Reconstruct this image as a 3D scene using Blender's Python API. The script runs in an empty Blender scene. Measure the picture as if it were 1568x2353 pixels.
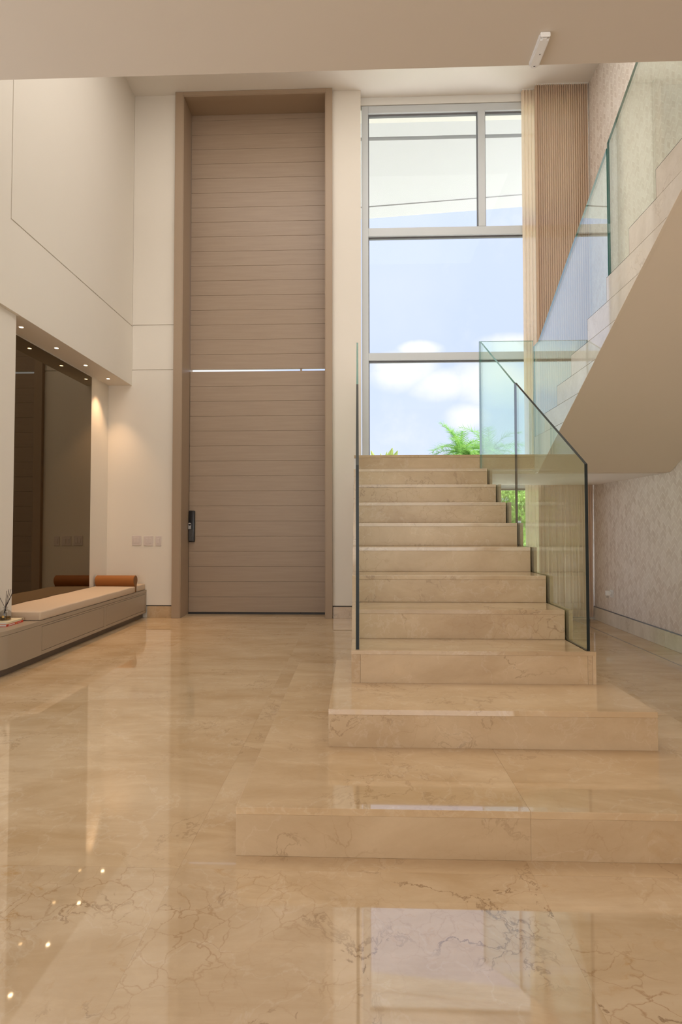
import bpy, bmesh, math, random
from mathutils import Vector, Matrix, Euler
random.seed(7)
S = bpy.context.scene
C = S.collection
R = math.radians

# ------------------------------------------------------------------ camera
CAM_H = 1.2
cam_d = bpy.data.cameras.new('camera'); cam = bpy.data.objects.new('camera', cam_d); C.objects.link(cam)
cam_d.sensor_fit = 'HORIZONTAL'; cam_d.sensor_width = 24.0; cam_d.lens = 24.0 * 1225.6 / 1568
cam_d.clip_start = 0.05; cam_d.clip_end = 500
cam.location = (0, 0, CAM_H)
cam.rotation_euler = (R(90 + 1.6031), R(0.05), R(1.8184))
S.camera = cam

# ------------------------------------------------------------------ exposure
S.view_settings.view_transform = 'Standard'
S.view_settings.look = 'None'
S.view_settings.gamma = 1.0
S.view_settings.use_curve_mapping = False
S.view_settings.exposure = -0.03

# ------------------------------------------------------------------ node helpers
def nd(nt, t, **k):
    n = nt.nodes.new(t)
    for a, v in k.items():
        if a.startswith('i_'):
            n.inputs[a[2:].replace('_', ' ')].default_value = v
        else:
            setattr(n, a, v)
    return n
def lk(nt, a, b): nt.links.new(a, b)
def math_n(nt, op, a, b=None, clamp=False):
    n = nt.nodes.new('ShaderNodeMath'); n.operation = op; n.use_clamp = clamp
    for i, v in enumerate((a, b)):
        if v is None: continue
        if isinstance(v, (int, float)): n.inputs[i].default_value = v
        else: nt.links.new(v, n.inputs[i])
    return n.outputs[0]
def ramp(nt, fac, stops):
    n = nt.nodes.new('ShaderNodeValToRGB'); cr = n.color_ramp
    while len(cr.elements) > 1: cr.elements.remove(cr.elements[-1])
    cr.elements[0].position = stops[0][0]; cr.elements[0].color = (*stops[0][1], 1)
    for p, c in stops[1:]:
        e = cr.elements.new(p); e.color = (*c, 1)
    nt.links.new(fac, n.inputs[0]); return n.outputs[0]
def mixc(nt, fac, a, b, mode='MIX'):
    n = nt.nodes.new('ShaderNodeMix'); n.data_type = 'RGBA'; n.blend_type = mode
    for s, v in ((n.inputs[0], fac), (n.inputs[6], a), (n.inputs[7], b)):
        if isinstance(v, (int, float)): s.default_value = v
        elif isinstance(v, tuple): s.default_value = (*v, 1) if len(v) == 3 else v
        else: nt.links.new(v, s)
    return n.outputs[2]
def noise(nt, vec, scale, detail=3, rough=.5, dist=0, out=0):
    n = nd(nt, 'ShaderNodeTexNoise'); n.inputs['Scale'].default_value = scale
    n.inputs['Detail'].default_value = detail; n.inputs['Roughness'].default_value = rough
    n.inputs['Distortion'].default_value = dist
    nt.links.new(vec, n.inputs['Vector']); return n.outputs[out]
def newmat(name):
    m = bpy.data.materials.new(name); m.use_nodes = True
    nt = m.node_tree; b = nt.nodes['Principled BSDF']; return m, nt, b

# ------------------------------------------------------------------ world (sky with clouds)
W = bpy.data.worlds.new('sky'); S.world = W; W.use_nodes = True
nt = W.node_tree; bg = nt.nodes['Background']
tc = nd(nt, 'ShaderNodeTexCoord'); D = tc.outputs['Generated']
sp = nd(nt, 'ShaderNodeSeparateXYZ'); lk(nt, D, sp.inputs[0])
skyc = ramp(nt, sp.outputs['Z'], [(0.0, (.80, .87, 1.0)), (.12, (.70, .79, 1.0)), (.30, (.63, .735, 1.0)), (.55, (.68, .775, 1.0)), (1.0, (.45, .65, 1.0))])
n1 = noise(nt, D, 9, 7, .58)
n2 = noise(nt, D, 3.2, 4, .5)
def blob(px, py, rx, ry):      # a cumulus in the direction given by azimuth / elevation tangents
    az = math_n(nt, 'DIVIDE', sp.outputs['X'], math_n(nt, 'MAXIMUM', sp.outputs['Y'], .05))
    el = math_n(nt, 'DIVIDE', sp.outputs['Z'], math_n(nt, 'MAXIMUM', sp.outputs['Y'], .05))
    a = math_n(nt, 'DIVIDE', math_n(nt, 'SUBTRACT', az, px), rx)
    b = math_n(nt, 'DIVIDE', math_n(nt, 'SUBTRACT', el, py), ry)
    d = math_n(nt, 'ADD', math_n(nt, 'MULTIPLY', a, a), math_n(nt, 'MULTIPLY', b, b))
    front = math_n(nt, 'GREATER_THAN', sp.outputs['Y'], .1)
    return math_n(nt, 'MULTIPLY', front, math_n(nt, 'SUBTRACT', 1.0, d, True))
acc = None
for px, py, rx, ry in ((.085, .292, .085, .045), (.155, .265, .075, .04), (.205, .205, .055, .035), (.120, .335, .05, .02), (.29, .34, .08, .03), (.25, .27, .1, .06), (-.3, .3, .2, .07), (.8, .35, .3, .12)):
    b = blob(px, py, rx, ry)
    acc = b if acc is None else math_n(nt, 'MAXIMUM', acc, b)
n1b = math_n(nt, 'MULTIPLY', math_n(nt, 'SUBTRACT', n1, .5), 2.6)
cl = math_n(nt, 'ADD', math_n(nt, 'MULTIPLY', acc, 1.5), n1b)
clm = nd(nt, 'ShaderNodeMapRange'); clm.interpolation_type = 'SMOOTHSTEP'
clm.inputs['From Min'].default_value = .0; clm.inputs['From Max'].default_value = 1.7
lk(nt, cl, clm.inputs['Value'])
haze = math_n(nt, 'MULTIPLY', math_n(nt, 'SUBTRACT', n2, .45, True), .9)
fac = math_n(nt, 'MAXIMUM', clm.outputs[0], haze)
col = mixc(nt, fac, skyc, (.97, .98, 1.0))
lk(nt, col, bg.inputs['Color']); bg.inputs['Strength'].default_value = 1.13

# ------------------------------------------------------------------ sun, and area lights added to fill the room
def light(name, kind, loc, rot, energy, color=(1, 1, 1), **k):
    d = bpy.data.lights.new(name, kind); d.energy = energy; d.color = color
    for a, v in k.items(): setattr(d, a, v)
    o = bpy.data.objects.new(name, d); C.objects.link(o); o.location = loc; o.rotation_euler = rot
    return o
sun = light('sun', 'SUN', (20, 0, 20), (0, 0, 0), 11.0, (1, .97, .92), angle=R(0.6))
sun.rotation_euler = Vector((-.60, .04, -.80)).to_track_quat('-Z', 'Y').to_euler()
REAR = light('rear_fill_light', 'AREA', (0, -4.8, 1.6), (R(90), 0, 0), 104, (1, .92, .80), shape='RECTANGLE', size=5.6, size_y=2.6)  # added area light, stands in for daylight from behind the camera
UPPER = light('upper_fill_light', 'AREA', (0, -4.7, 5.5), (R(90), 0, 0), 45, (1, .95, .88), shape='RECTANGLE', size=5.6, size_y=2.6)  # added upstairs fill, stands in for daylight on the upper walls
SIDE = light('side_fill_light', 'AREA', (-3.10, 1.35, 1.5), (R(90), 0, R(-90)), 34, (.93, .96, 1), shape='RECTANGLE', size=3.6, size_y=2.6)  # added cool fill from the left for the right wall and floor
OVERHEAD = light('overhead_fill_light', 'AREA', (0, 4.2, 7.05), (0, 0, 0), 150, (1, .96, .92), shape='RECTANGLE', size=5.0, size_y=3.0)  # added overhead fill hung below a solid ceiling, out of view

# ------------------------------------------------------------------ materials
def flat(name, col, rough=.5, spec=.5, metal=0, bump=0, bscale=200):
    m, nt, b = newmat(name)
    b.inputs['Base Color'].default_value = (*col, 1); b.inputs['Roughness'].default_value = rough
    b.inputs['Specular IOR Level'].default_value = spec; b.inputs['Metallic'].default_value = metal
    tc = nd(nt, 'ShaderNodeTexCoord')
    v = noise(nt, tc.outputs['Object'], 3, 3)
    c = mixc(nt, math_n(nt, 'MULTIPLY', v, .10), tuple(col), tuple(x * .8 for x in col))
    lk(nt, c, b.inputs['Base Color'])
    if bump:
        bn = nd(nt, 'ShaderNodeBump'); bn.inputs['Strength'].default_value = bump; bn.inputs['Distance'].default_value = .002
        lk(nt, noise(nt, tc.outputs['Object'], bscale, 3), bn.inputs['Height']); lk(nt, bn.outputs[0], b.inputs['Normal'])
    return m

def marble(name, dark, lite, vein=.6, crack=.6, rough=.03, spec=.5, ior=2.25, vs=7):
    m, nt, b = newmat(name)
    tc = nd(nt, 'ShaderNodeTexCoord'); oi = nd(nt, 'ShaderNodeObjectInfo')
    off = nd(nt, 'ShaderNodeVectorMath', operation='SCALE'); off.inputs[0].default_value = (13.1, 7.7, 19.3)
    lk(nt, math_n(nt, 'MULTIPLY', oi.outputs['Random'], 11.0), off.inputs['Scale'])
    ad = nd(nt, 'ShaderNodeVectorMath', operation='ADD'); lk(nt, tc.outputs['Object'], ad.inputs[0]); lk(nt, off.outputs[0], ad.inputs[1])
    P = ad.outputs[0]
    stm = nd(nt, 'ShaderNodeMapping'); stm.inputs['Rotation'].default_value = (0, 0, .45); stm.inputs['Scale'].default_value = (.55, 1.7, 1.0); lk(nt, P, stm.inputs['Vector'])
    wn = noise(nt, P, 2.2, 4, .6, 0, 1)
    sub = nd(nt, 'ShaderNodeVectorMath', operation='SUBTRACT'); lk(nt, wn, sub.inputs[0]); sub.inputs[1].default_value = (.5, .5, .5)
    sc = nd(nt, 'ShaderNodeVectorMath', operation='SCALE'); lk(nt, sub.outputs[0], sc.inputs[0]); sc.inputs['Scale'].default_value = .28
    wp = nd(nt, 'ShaderNodeVectorMath', operation='ADD'); lk(nt, P, wp.inputs[0]); lk(nt, sc.outputs[0], wp.inputs[1])
    wn2 = noise(nt, wp.outputs[0], 17, 4, .6, 0, 1)
    sub2 = nd(nt, 'ShaderNodeVectorMath', operation='SUBTRACT'); lk(nt, wn2, sub2.inputs[0]); sub2.inputs[1].default_value = (.5, .5, .5)
    sc2 = nd(nt, 'ShaderNodeVectorMath', operation='SCALE'); lk(nt, sub2.outputs[0], sc2.inputs[0]); sc2.inputs['Scale'].default_value = .055
    wp2 = nd(nt, 'ShaderNodeVectorMath', operation='ADD'); lk(nt, wp.outputs[0], wp2.inputs[0]); lk(nt, sc2.outputs[0], wp2.inputs[1])
    Q = wp2.outputs[0]
    base = ramp(nt, noise(nt, stm.outputs[0], 2.1, 8, .62, .6), [(.34, dark), (.66, lite)])
    # soft pale clouds
    pale = ramp(nt, noise(nt, stm.outputs[0], 4.6, 7, .68, .8), [(.50, (0, 0, 0)), (.78, (1, 1, 1))])
    base = mixc(nt, math_n(nt, 'MULTIPLY', pale, .38), base, tuple(min(1, x * 1.22) for x in lite))
    gold = tuple((a * .70, a * .56, a * .42)[i] for i, a in enumerate(dark))
    mask = ramp(nt, noise(nt, P, 1.3, 2), [(.36, (0, 0, 0)), (.56, (1, 1, 1))])
    # breccia cracks
    vo = nd(nt, 'ShaderNodeTexVoronoi', feature='DISTANCE_TO_EDGE'); vo.inputs['Scale'].default_value = vs; lk(nt, Q, vo.inputs['Vector'])
    cr = ramp(nt, vo.outputs['Distance'], [(0, (1, 1, 1)), (.008, (.7, .7, .7)), (.03, (0, 0, 0))])
    cm = ramp(nt, noise(nt, P, 2.4, 3), [(.45, (0, 0, 0)), (.6, (1, 1, 1))])
    f = math_n(nt, 'MULTIPLY', math_n(nt, 'MULTIPLY', cr, cm), math_n(nt, 'MULTIPLY', mask, crack))
    base = mixc(nt, f, base, gold)
    # golden breccia stains between the cracks
    st_ = ramp(nt, noise(nt, Q, 6.5, 8, .72, 1.2), [(.56, (0, 0, 0)), (.64, (1, 1, 1))])
    sm_ = ramp(nt, noise(nt, P, 1.9, 3), [(.48, (0, 0, 0)), (.64, (1, 1, 1))])
    base = mixc(nt, math_n(nt, 'MULTIPLY', math_n(nt, 'MULTIPLY', st_, sm_), crack * .75), base, (dark[0] * .98, dark[1] * .82, dark[2] * .52))
    gr_ = noise(nt, P, 38, 4, .7)
    base = mixc(nt, math_n(nt, 'MULTIPLY', gr_, .16), base, tuple(x * .72 for x in dark))
    # long thin veins
    r1 = math_n(nt, 'ABSOLUTE', math_n(nt, 'SUBTRACT', noise(nt, Q, 1.9, 8, .6, .4), .5))
    v1 = ramp(nt, r1, [(0, (1, 1, 1)), (.006, (.5, .5, .5)), (.0075, (0, 0, 0))])
    vm = ramp(nt, noise(nt, P, 2.3, 2), [(.46, (0, 0, 0)), (.60, (1, 1, 1))])
    base = mixc(nt, math_n(nt, 'MULTIPLY', math_n(nt, 'MULTIPLY', v1, vm), vein), base, tuple(x * .60 for x in gold))
    # pale hairlines
    r2 = math_n(nt, 'ABSOLUTE', math_n(nt, 'SUBTRACT', noise(nt, Q, 2.7, 6, .55, .3), .46))
    v2 = ramp(nt, r2, [(0, (1, 1, 1)), (.012, (0, 0, 0))])
    base = mixc(nt, math_n(nt, 'MULTIPLY', v2, .10), base, (.93, .84, .70))
    lk(nt, base, b.inputs['Base Color'])
    b.inputs['Roughness'].default_value = rough; b.inputs['IOR'].default_value = ior
    b.inputs['Specular IOR Level'].default_value = spec
    return m

def wallpaper(name):
    m, nt, b = newmat(name)
    tc = nd(nt, 'ShaderNodeTexCoord'); s = nd(nt, 'ShaderNodeSeparateXYZ'); lk(nt, tc.outputs['Object'], s.inputs[0])
    u = math_n(nt, 'DIVIDE', s.outputs['Y'], .095); v = math_n(nt, 'DIVIDE', s.outputs['Z'], .074)
    colu = math_n(nt, 'FLOOR', u)
    fu = math_n(nt, 'FRACT', u)
    half = math_n(nt, 'GREATER_THAN', fu, .5)
    a = math_n(nt, 'ABSOLUTE', math_n(nt, 'SUBTRACT', fu, .5))
    jit = math_n(nt, 'MULTIPLY', math_n(nt, 'MODULO', math_n(nt, 'ABSOLUTE', colu), 2), .5)
    t = math_n(nt, 'FRACT', math_n(nt, 'ADD', math_n(nt, 'ADD', v, math_n(nt, 'MULTIPLY', a, 1.35)), jit))
    cm = nd(nt, 'ShaderNodeCombineXYZ'); lk(nt, colu, cm.inputs[0])
    lk(nt, math_n(nt, 'FLOOR', math_n(nt, 'ADD', math_n(nt, 'ADD', v, math_n(nt, 'MULTIPLY', a, 1.35)), jit)), cm.inputs[1]); lk(nt, half, cm.inputs[2])
    wn = nd(nt, 'ShaderNodeTexWhiteNoise'); lk(nt, cm.outputs[0], wn.inputs['Vector'])
    tone = math_n(nt, 'ADD', math_n(nt, 'MULTIPLY', wn.outputs['Value'], .75), math_n(nt, 'MULTIPLY', half, .12))
    col = mixc(nt, tone, (.66, .565, .48), (.82, .745, .67))
    edge = ramp(nt, t, [(0, (1, 1, 1)), (.22, (0, 0, 0))])
    col = mixc(nt, math_n(nt, 'MULTIPLY', edge, .8), col, (.90, .84, .76))
    lk(nt, col, b.inputs['Base Color']); b.inputs['Roughness'].default_value = .55
    bn = nd(nt, 'ShaderNodeBump'); bn.inputs['Strength'].default_value = .22; bn.inputs['Distance'].default_value = .012
    lk(nt, math_n(nt, 'SUBTRACT', t, math_n(nt, 'MULTIPLY', half, .12)), bn.inputs['Height']); lk(nt, bn.outputs[0], b.inputs['Normal'])
    return m

def glassm(name, tint, refl=1.0):
    m, nt, b = newmat(name); nt.nodes.remove(b)
    out = nt.nodes['Material Output']
    ge = nd(nt, 'ShaderNodeNewGeometry'); mr = nd(nt, 'ShaderNodeMapRange')
    mr.inputs['To Min'].default_value = 1.5; mr.inputs['To Max'].default_value = 1 / 1.5
    lk(nt, ge.outputs['Backfacing'], mr.inputs['Value'])
    fr = nd(nt, 'ShaderNodeFresnel'); lk(nt, mr.outputs[0], fr.inputs['IOR'])
    tr = nd(nt, 'ShaderNodeBsdfTransparent'); tr.inputs['Color'].default_value = (*tint, 1)
    gl = nd(nt, 'ShaderNodeBsdfGlossy'); gl.inputs['Roughness'].default_value = 0.0
    gl.inputs['Color'].default_value = (.95, .98, .97, 1)
    mx = nd(nt, 'ShaderNodeMixShader'); lk(nt, math_n(nt, 'MULTIPLY', fr.outputs[0], refl, True), mx.inputs[0])
    lk(nt, tr.outputs[0], mx.inputs[1]); lk(nt, gl.outputs[0], mx.inputs[2]); lk(nt, mx.outputs[0], out.inputs[0])
    return m

def sheer(name, col, alpha, trans=.5, fold=False):
    m, nt, b = newmat(name); nt.nodes.remove(b); out = nt.nodes['Material Output']
    df = nd(nt, 'ShaderNodeBsdfDiffuse'); df.inputs['Color'].default_value = (*col, 1)
    tl = nd(nt, 'ShaderNodeBsdfTranslucent'); tl.inputs['Color'].default_value = (*col, 1)
    m1 = nd(nt, 'ShaderNodeMixShader'); m1.inputs[0].default_value = trans
    lk(nt, df.outputs[0], m1.inputs[1]); lk(nt, tl.outputs[0], m1.inputs[2])
    tr = nd(nt, 'ShaderNodeBsdfTransparent'); m2 = nd(nt, 'ShaderNodeMixShader'); m2.inputs[0].default_value = alpha
    lk(nt, m1.outputs[0], m2.inputs[1]); lk(nt, tr.outputs[0], m2.inputs[2]); lk(nt, m2.outputs[0], out.inputs[0])
    return m

def leafm(name, c1, c2, trans=.35):
    m, nt, b = newmat(name); nt.nodes.remove(b); out = nt.nodes['Material Output']
    tc = nd(nt, 'ShaderNodeTexCoord')
    c = ramp(nt, noise(nt, tc.outputs['Object'], 4, 4, .7), [(.35, c1), (.65, c2)])
    df = nd(nt, 'ShaderNodeBsdfDiffuse'); lk(nt, c, df.inputs[0]); tl = nd(nt, 'ShaderNodeBsdfTranslucent'); lk(nt, c, tl.inputs[0])
    m1 = nd(nt, 'ShaderNodeMixShader'); m1.inputs[0].default_value = trans
    lk(nt, df.outputs[0], m1.inputs[1]); lk(nt, tl.outputs[0], m1.inputs[2]); lk(nt, m1.outputs[0], out.inputs[0])
    return m

def emis(name, col, s):
    m, nt, b = newmat(name); b.inputs['Base Color'].default_value = (*col, 1)
    b.inputs['Emission Color'].default_value = (*col, 1); b.inputs['Emission Strength'].default_value = s
    return m

def woodm(name, c1, c2, rough=.45):
    m, nt, b = newmat(name)
    tc = nd(nt, 'ShaderNodeTexCoord'); oi = nd(nt, 'ShaderNodeObjectInfo')
    mp = nd(nt, 'ShaderNodeMapping'); mp.inputs['Scale'].default_value = (.8, 6, 14); lk(nt, tc.outputs['Object'], mp.inputs['Vector'])
    ad = nd(nt, 'ShaderNodeVectorMath', operation='ADD'); lk(nt, mp.outputs[0], ad.inputs[0])
    cb = nd(nt, 'ShaderNodeCombineXYZ'); lk(nt, math_n(nt, 'MULTIPLY', oi.outputs['Random'], 30), cb.inputs[0]); lk(nt, cb.outputs[0], ad.inputs[1])
    n = noise(nt, ad.outputs[0], 2.2, 6, .6)
    lk(nt, ramp(nt, n, [(.3, c1), (.7, c2)]), b.inputs['Base Color'])
    bn = nd(nt, 'ShaderNodeBump'); bn.inputs['Strength'].default_value = .15; bn.inputs['Distance'].default_value = .001
    lk(nt, noise(nt, ad.outputs[0], 12, 3), bn.inputs['Height']); lk(nt, bn.outputs[0], b.inputs['Normal'])
    b.inputs['Roughness'].default_value = rough
    return m

M = {}
M['wall'] = flat('wall_paint', (.76, .70, .61), .6, .3, bump=.08)
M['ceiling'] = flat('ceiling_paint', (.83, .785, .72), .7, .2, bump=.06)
M['slab'] = flat('shaded_lower_ceiling_paint', (.66, .575, .475), .7, .2, bump=.06)  # warm bounce tone painted into the colour of the white plaster
M['white_paint'] = flat('white_paint', (.80, .78, .73), .5, .3)
M['soffit'] = flat('shaded_soffit_plaster', (.69, .59, .455), .6, .3, bump=.12, bscale=40)  # white plaster with the warm floor bounce put into its colour
M['marble'] = marble('crema_marble', (.525, .35, .18), (.665, .49, .30), .35, .12)
M['marble_veined'] = marble('crema_marble_veined', (.52, .355, .19), (.675, .51, .33), .8, .75, vs=11)

M['marble_step'] = marble('step_marble', (.46, .315, .175), (.59, .44, .275), .45, .30, .12, .5, 1.6)
M['marble_riser'] = marble('riser_marble', (.455, .31, .17), (.61, .455, .285), .45, .38, .30, .5, 1.5, 10)
M['marble_string'] = marble('string_marble', (.70, .63, .53), (.82, .76, .67), .3, .15, .04, .5, 2.5)
M['marble_pale'] = marble('pale_marble', (.66, .58, .47), (.80, .73, .62), .3, .20, .16, .5, 1.6)
M['grout'] = flat('grout', (.56, .43, .28), .7)
M['shadow_gap'] = flat('dark_reveal', (.03, .025, .022), .5)
M['metal_gap'] = flat('metal_strip', (.25, .26, .28), .35, .5, .8)
M['wallpaper'] = wallpaper('chevron_wallpaper')
M['door'] = woodm('taupe_lacquer_wood', (.32, .23, .16), (.36, .265, .185), .42)
M['frame'] = flat('taupe_frame', (.37, .27, .185), .42, .4)
M['black'] = flat('black_plastic', (.012, .011, .012), .3)
M['graphite'] = flat('graphite_metal', (.10, .095, .09), .35, .5, .7)
M['grey_metal'] = flat('grey_metal', (.42, .40, .39), .35, .5, .6)
M['alu'] = flat('white_aluminium', (.60, .63, .64), .4, .5)
M['gasket'] = flat('dark_gasket', (.16, .16, .17), .5)
M['plate'] = flat('switch_plate', (.66, .58, .54), .35)
M['plate_white'] = flat('outlet_white', (.85, .84, .82), .3)
M['glass'] = glassm('clear_window_glass', (.995, .997, .998), .10)
M['bal_glass'] = glassm('green_tinted_balustrade_glass', (.905, .972, .925), 1.15)
M['upper_glass'] = glassm('green_tinted_stair_glass', (.925, .972, .94), 1.9)
M['glass_edge'] = flat('polished_glass_edge', (.004, .010, .009), .3, .3)
M['glass_edge_lit'] = flat('lit_teal_glass_edge', (.06, .24, .21), .10, .8)  # brighter copy of the glass edge, light catching the rim painted in
M['curtain'] = sheer('pleated_curtain_cloth', (.70, .54, .40), .02, .32)
M['sheer'] = sheer('sheer_cloth', (.84, .70, .54), .08, .42)
M['mirror'] = newmat('bronze_mirror')[0]
b = M['mirror'].node_tree.nodes['Principled BSDF']; b.inputs['Metallic'].default_value = 1; b.inputs['Roughness'].default_value = .02
b.inputs['Base Color'].default_value = (.175, .145, .10, 1)
M['bench'] = flat('taupe_lacquer', (.36, .285, .205), .35, .45)
M['plinth'] = flat('brown_plinth', (.14, .10, .07), .4)
M['cushion'] = flat('linen_cushion', (.60, .47, .345), .9, .1, bump=.5, bscale=500)
M['leather'] = flat('tan_leather', (.34, .125, .03), .55, .3, bump=.2, bscale=300)
M['leather_dark'] = flat('brown_leather_end', (.22, .095, .025), .6)
M['led'] = emis('warm_lamp', (1, .72, .42), 22)
M['trim_white'] = flat('lamp_trim', (.8, .68, .56), .5)
M['smoke'] = glassm('smoky_bottle_glass', (.80, .78, .76))
M['reed'] = flat('black_reed', (.03, .012, .01), .6)
M['amber'] = flat('amber_tag', (.62, .40, .13), .5)
M['liquid'] = glassm('amber_liquid', (.62, .50, .30), .3)
M['red'] = flat('red_cover', (.62, .05, .02), .45)
M['cream'] = flat('cream_cover', (.78, .66, .44), .5)
M['paper'] = flat('white_pages', (.80, .77, .74), .8)
M['printw'] = flat('white_print', (.85, .80, .75), .6)
M['printy'] = flat('yellow_print', (.80, .48, .05), .6)
M['printk'] = flat('dark_print', (.05, .05, .05), .6)
M['paving'] = flat('pale_bounce_paving', (.82, .80, .77), .8)
M['lawn'] = flat('lawn', (.16, .30, .07), .9)
M['canopy'] = flat('white_canopy', (.60, .60, .605), .7)
M['palm_leaf'] = leafm('palm_leaf', (.11, .28, .06), (.33, .52, .14), .38)
M['leaf'] = leafm('bright_leaf', (.30, .52, .12), (.62, .80, .28), .5)
M['broad'] = leafm('broad_leaf', (.35, .45, .12), (.55, .62, .22), .4)
M['bark'] = flat('bark', (.32, .26, .20), .9)
M['post'] = flat('grey_post', (.30, .30, .28), .8)
M['vial'] = glassm('clear_vial', (.92, .92, .90))

# ------------------------------------------------------------------ object helpers
WL = {}
def wl(o):
    if o is None: return Vector((0, 0, 0))
    return WL[o.name]
def link(name, me, mat, parent, loc):
    o = bpy.data.objects.new(name, me); C.objects.link(o)
    if mat is not None and not me.materials:
        for mm in (mat if isinstance(mat, (list, tuple)) else (mat,)): me.materials.append(mm)
    WL[o.name] = Vector(loc)
    if parent is not None:
        o.parent = parent; o.location = Vector(loc) - wl(parent)
    else: o.location = loc
    return o
def tag(o, label, cat, group=None):
    o['label'] = label; o['category'] = cat
    if group: o['group'] = group
    return o
def thing(name, loc, label=None, cat=None, group=None):
    o = bpy.data.objects.new(name, None); C.objects.link(o); o.location = loc; WL[o.name] = Vector(loc)
    o.empty_display_size = .1
    if label: tag(o, label, cat, group)
    return o
def structure(name, loc):
    o = thing(name, loc); o['kind'] = 'structure'; return o
def bm_obj(name, bm, mat, parent=None, smooth=False, center=True, label=None):
    bmesh.ops.recalc_face_normals(bm, faces=bm.faces)
    vs = [v.co for v in bm.verts]
    lo = Vector([min(v[i] for v in vs) for i in range(3)]); hi = Vector([max(v[i] for v in vs) for i in range(3)])
    c = (lo + hi) / 2 if center else Vector((0, 0, 0))
    bmesh.ops.translate(bm, verts=bm.verts, vec=-c)
    me = bpy.data.meshes.new(name); bm.to_mesh(me); bm.free()
    if smooth:
        for p in me.polygons: p.use_smooth = True
        try: me.set_sharp_from_angle(angle=R(40))
        except Exception: pass
    o = link(name, me, mat, parent, c)
    if label: o['label'] = label
    return o
def add_box(bm, x0, x1, y0, y1, z0, z1, bev=0, seg=1):
    r = bmesh.ops.create_cube(bm, size=1)
    for v in r['verts']:
        v.co = Vector(((x0 + x1) / 2 + v.co.x * (x1 - x0), (y0 + y1) / 2 + v.co.y * (y1 - y0), (z0 + z1) / 2 + v.co.z * (z1 - z0)))
    if bev:
        es = {e for v in r['verts'] for e in v.link_edges}
        bmesh.ops.bevel(bm, geom=list(es), offset=bev, segments=seg, affect='EDGES', profile=.5)
def box(name, x0, x1, y0, y1, z0, z1, mat, parent=None, bev=0, seg=1, label=None, smooth=False):
    bm = bmesh.new(); add_box(bm, x0, x1, y0, y1, z0, z1, bev, seg)
    return bm_obj(name, bm, mat, parent, smooth=smooth, label=label)
def add_prism(bm, pts, axis, a0, a1):
    """polygon pts extruded along axis ('x': pts are (y,z); 'y': (x,z); 'z': (x,y))"""
    def P(p, a):
        return {'x': (a, p[0], p[1]), 'y': (p[0], a, p[1]), 'z': (p[0], p[1], a)}[axis]
    A = [bm.verts.new(P(p, a0)) for p in pts]; B = [bm.verts.new(P(p, a1)) for p in pts]
    n = len(pts)
    bm.faces.new(A); bm.faces.new(B[::-1])
    for i in range(n): bm.faces.new((A[i], B[i], B[(i + 1) % n], A[(i + 1) % n]))
def prism(name, pts, axis, a0, a1, mat, parent=None, bev=0, label=None, smooth=False):
    bm = bmesh.new(); add_prism(bm, pts, axis, a0, a1)
    if bev: bmesh.ops.bevel(bm, geom=list(bm.edges), offset=bev, segments=1, affect='EDGES')
    return bm_obj(name, bm, mat, parent, smooth=smooth, label=label)
def add_cyl(bm, p0, p1, r0, r1=None, seg=16, caps=True):
    r1 = r0 if r1 is None else r1
    p0 = Vector(p0); p1 = Vector(p1); d = (p1 - p0); q = d.to_track_quat('Z', 'Y')
    A = []; B = []
    for i in range(seg):
        a = 2 * math.pi * i / seg; u = q @ Vector((math.cos(a), math.sin(a), 0))
        A.append(bm.verts.new(p0 + u * r0)); B.append(bm.verts.new(p1 + u * r1))
    for i in range(seg): bm.faces.new((A[i], A[(i + 1) % seg], B[(i + 1) % seg], B[i]))
    if caps: bm.faces.new(A[::-1]); bm.faces.new(B)
def cyl(name, p0, p1, r0, mat, parent=None, r1=None, seg=16, label=None):
    bm = bmesh.new(); add_cyl(bm, p0, p1, r0, r1, seg); return bm_obj(name, bm, mat, parent, smooth=True, label=label)
def lathe(name, prof, c, mat, parent=None, seg=32, cap=True):
    bm = bmesh.new(); rows = []
    for r, z in prof:
        rows.append([bm.verts.new((c[0] + r * math.cos(2 * math.pi * i / seg), c[1] + r * math.sin(2 * math.pi * i / seg), c[2] + z)) for i in range(seg)])
    for a, b in zip(rows, rows[1:]):
        for i in range(seg): bm.faces.new((a[i], a[(i + 1) % seg], b[(i + 1) % seg], b[i]))
    if cap: bm.faces.new(rows[0][::-1]); bm.faces.new(rows[-1])
    return bm_obj(name, bm, mat, parent, smooth=True)

# ------------------------------------------------------------------ key measures
h = .1755; G = .312
Y1, Y2, Y3 = 1.968, 2.509, 2.930
XL1, XR1 = -.4485, 1.690
XL2, XR2 = -.139, 1.3713
XL3, XR3 = -.0377, 1.2807
Yb1, Yb2 = 4.032, 3.428
def SY(i): return Y3 + (i - 3) * G
LAND = 11 * h; YL = SY(11); LZ0 = 1.7366; YLB = 6.925
XLW, XRW, XAL = -3.04, 3.075, -3.36
YW, YWIN = 7.04, 7.18
HC = 7.09
YR = -5.0
ZS, YS = 3.30, 2.40
XU = 1.7847; YUP = 5.449; GU = .3228
def soff(z): return 4.751 - (z - 2.057) / .554

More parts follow.
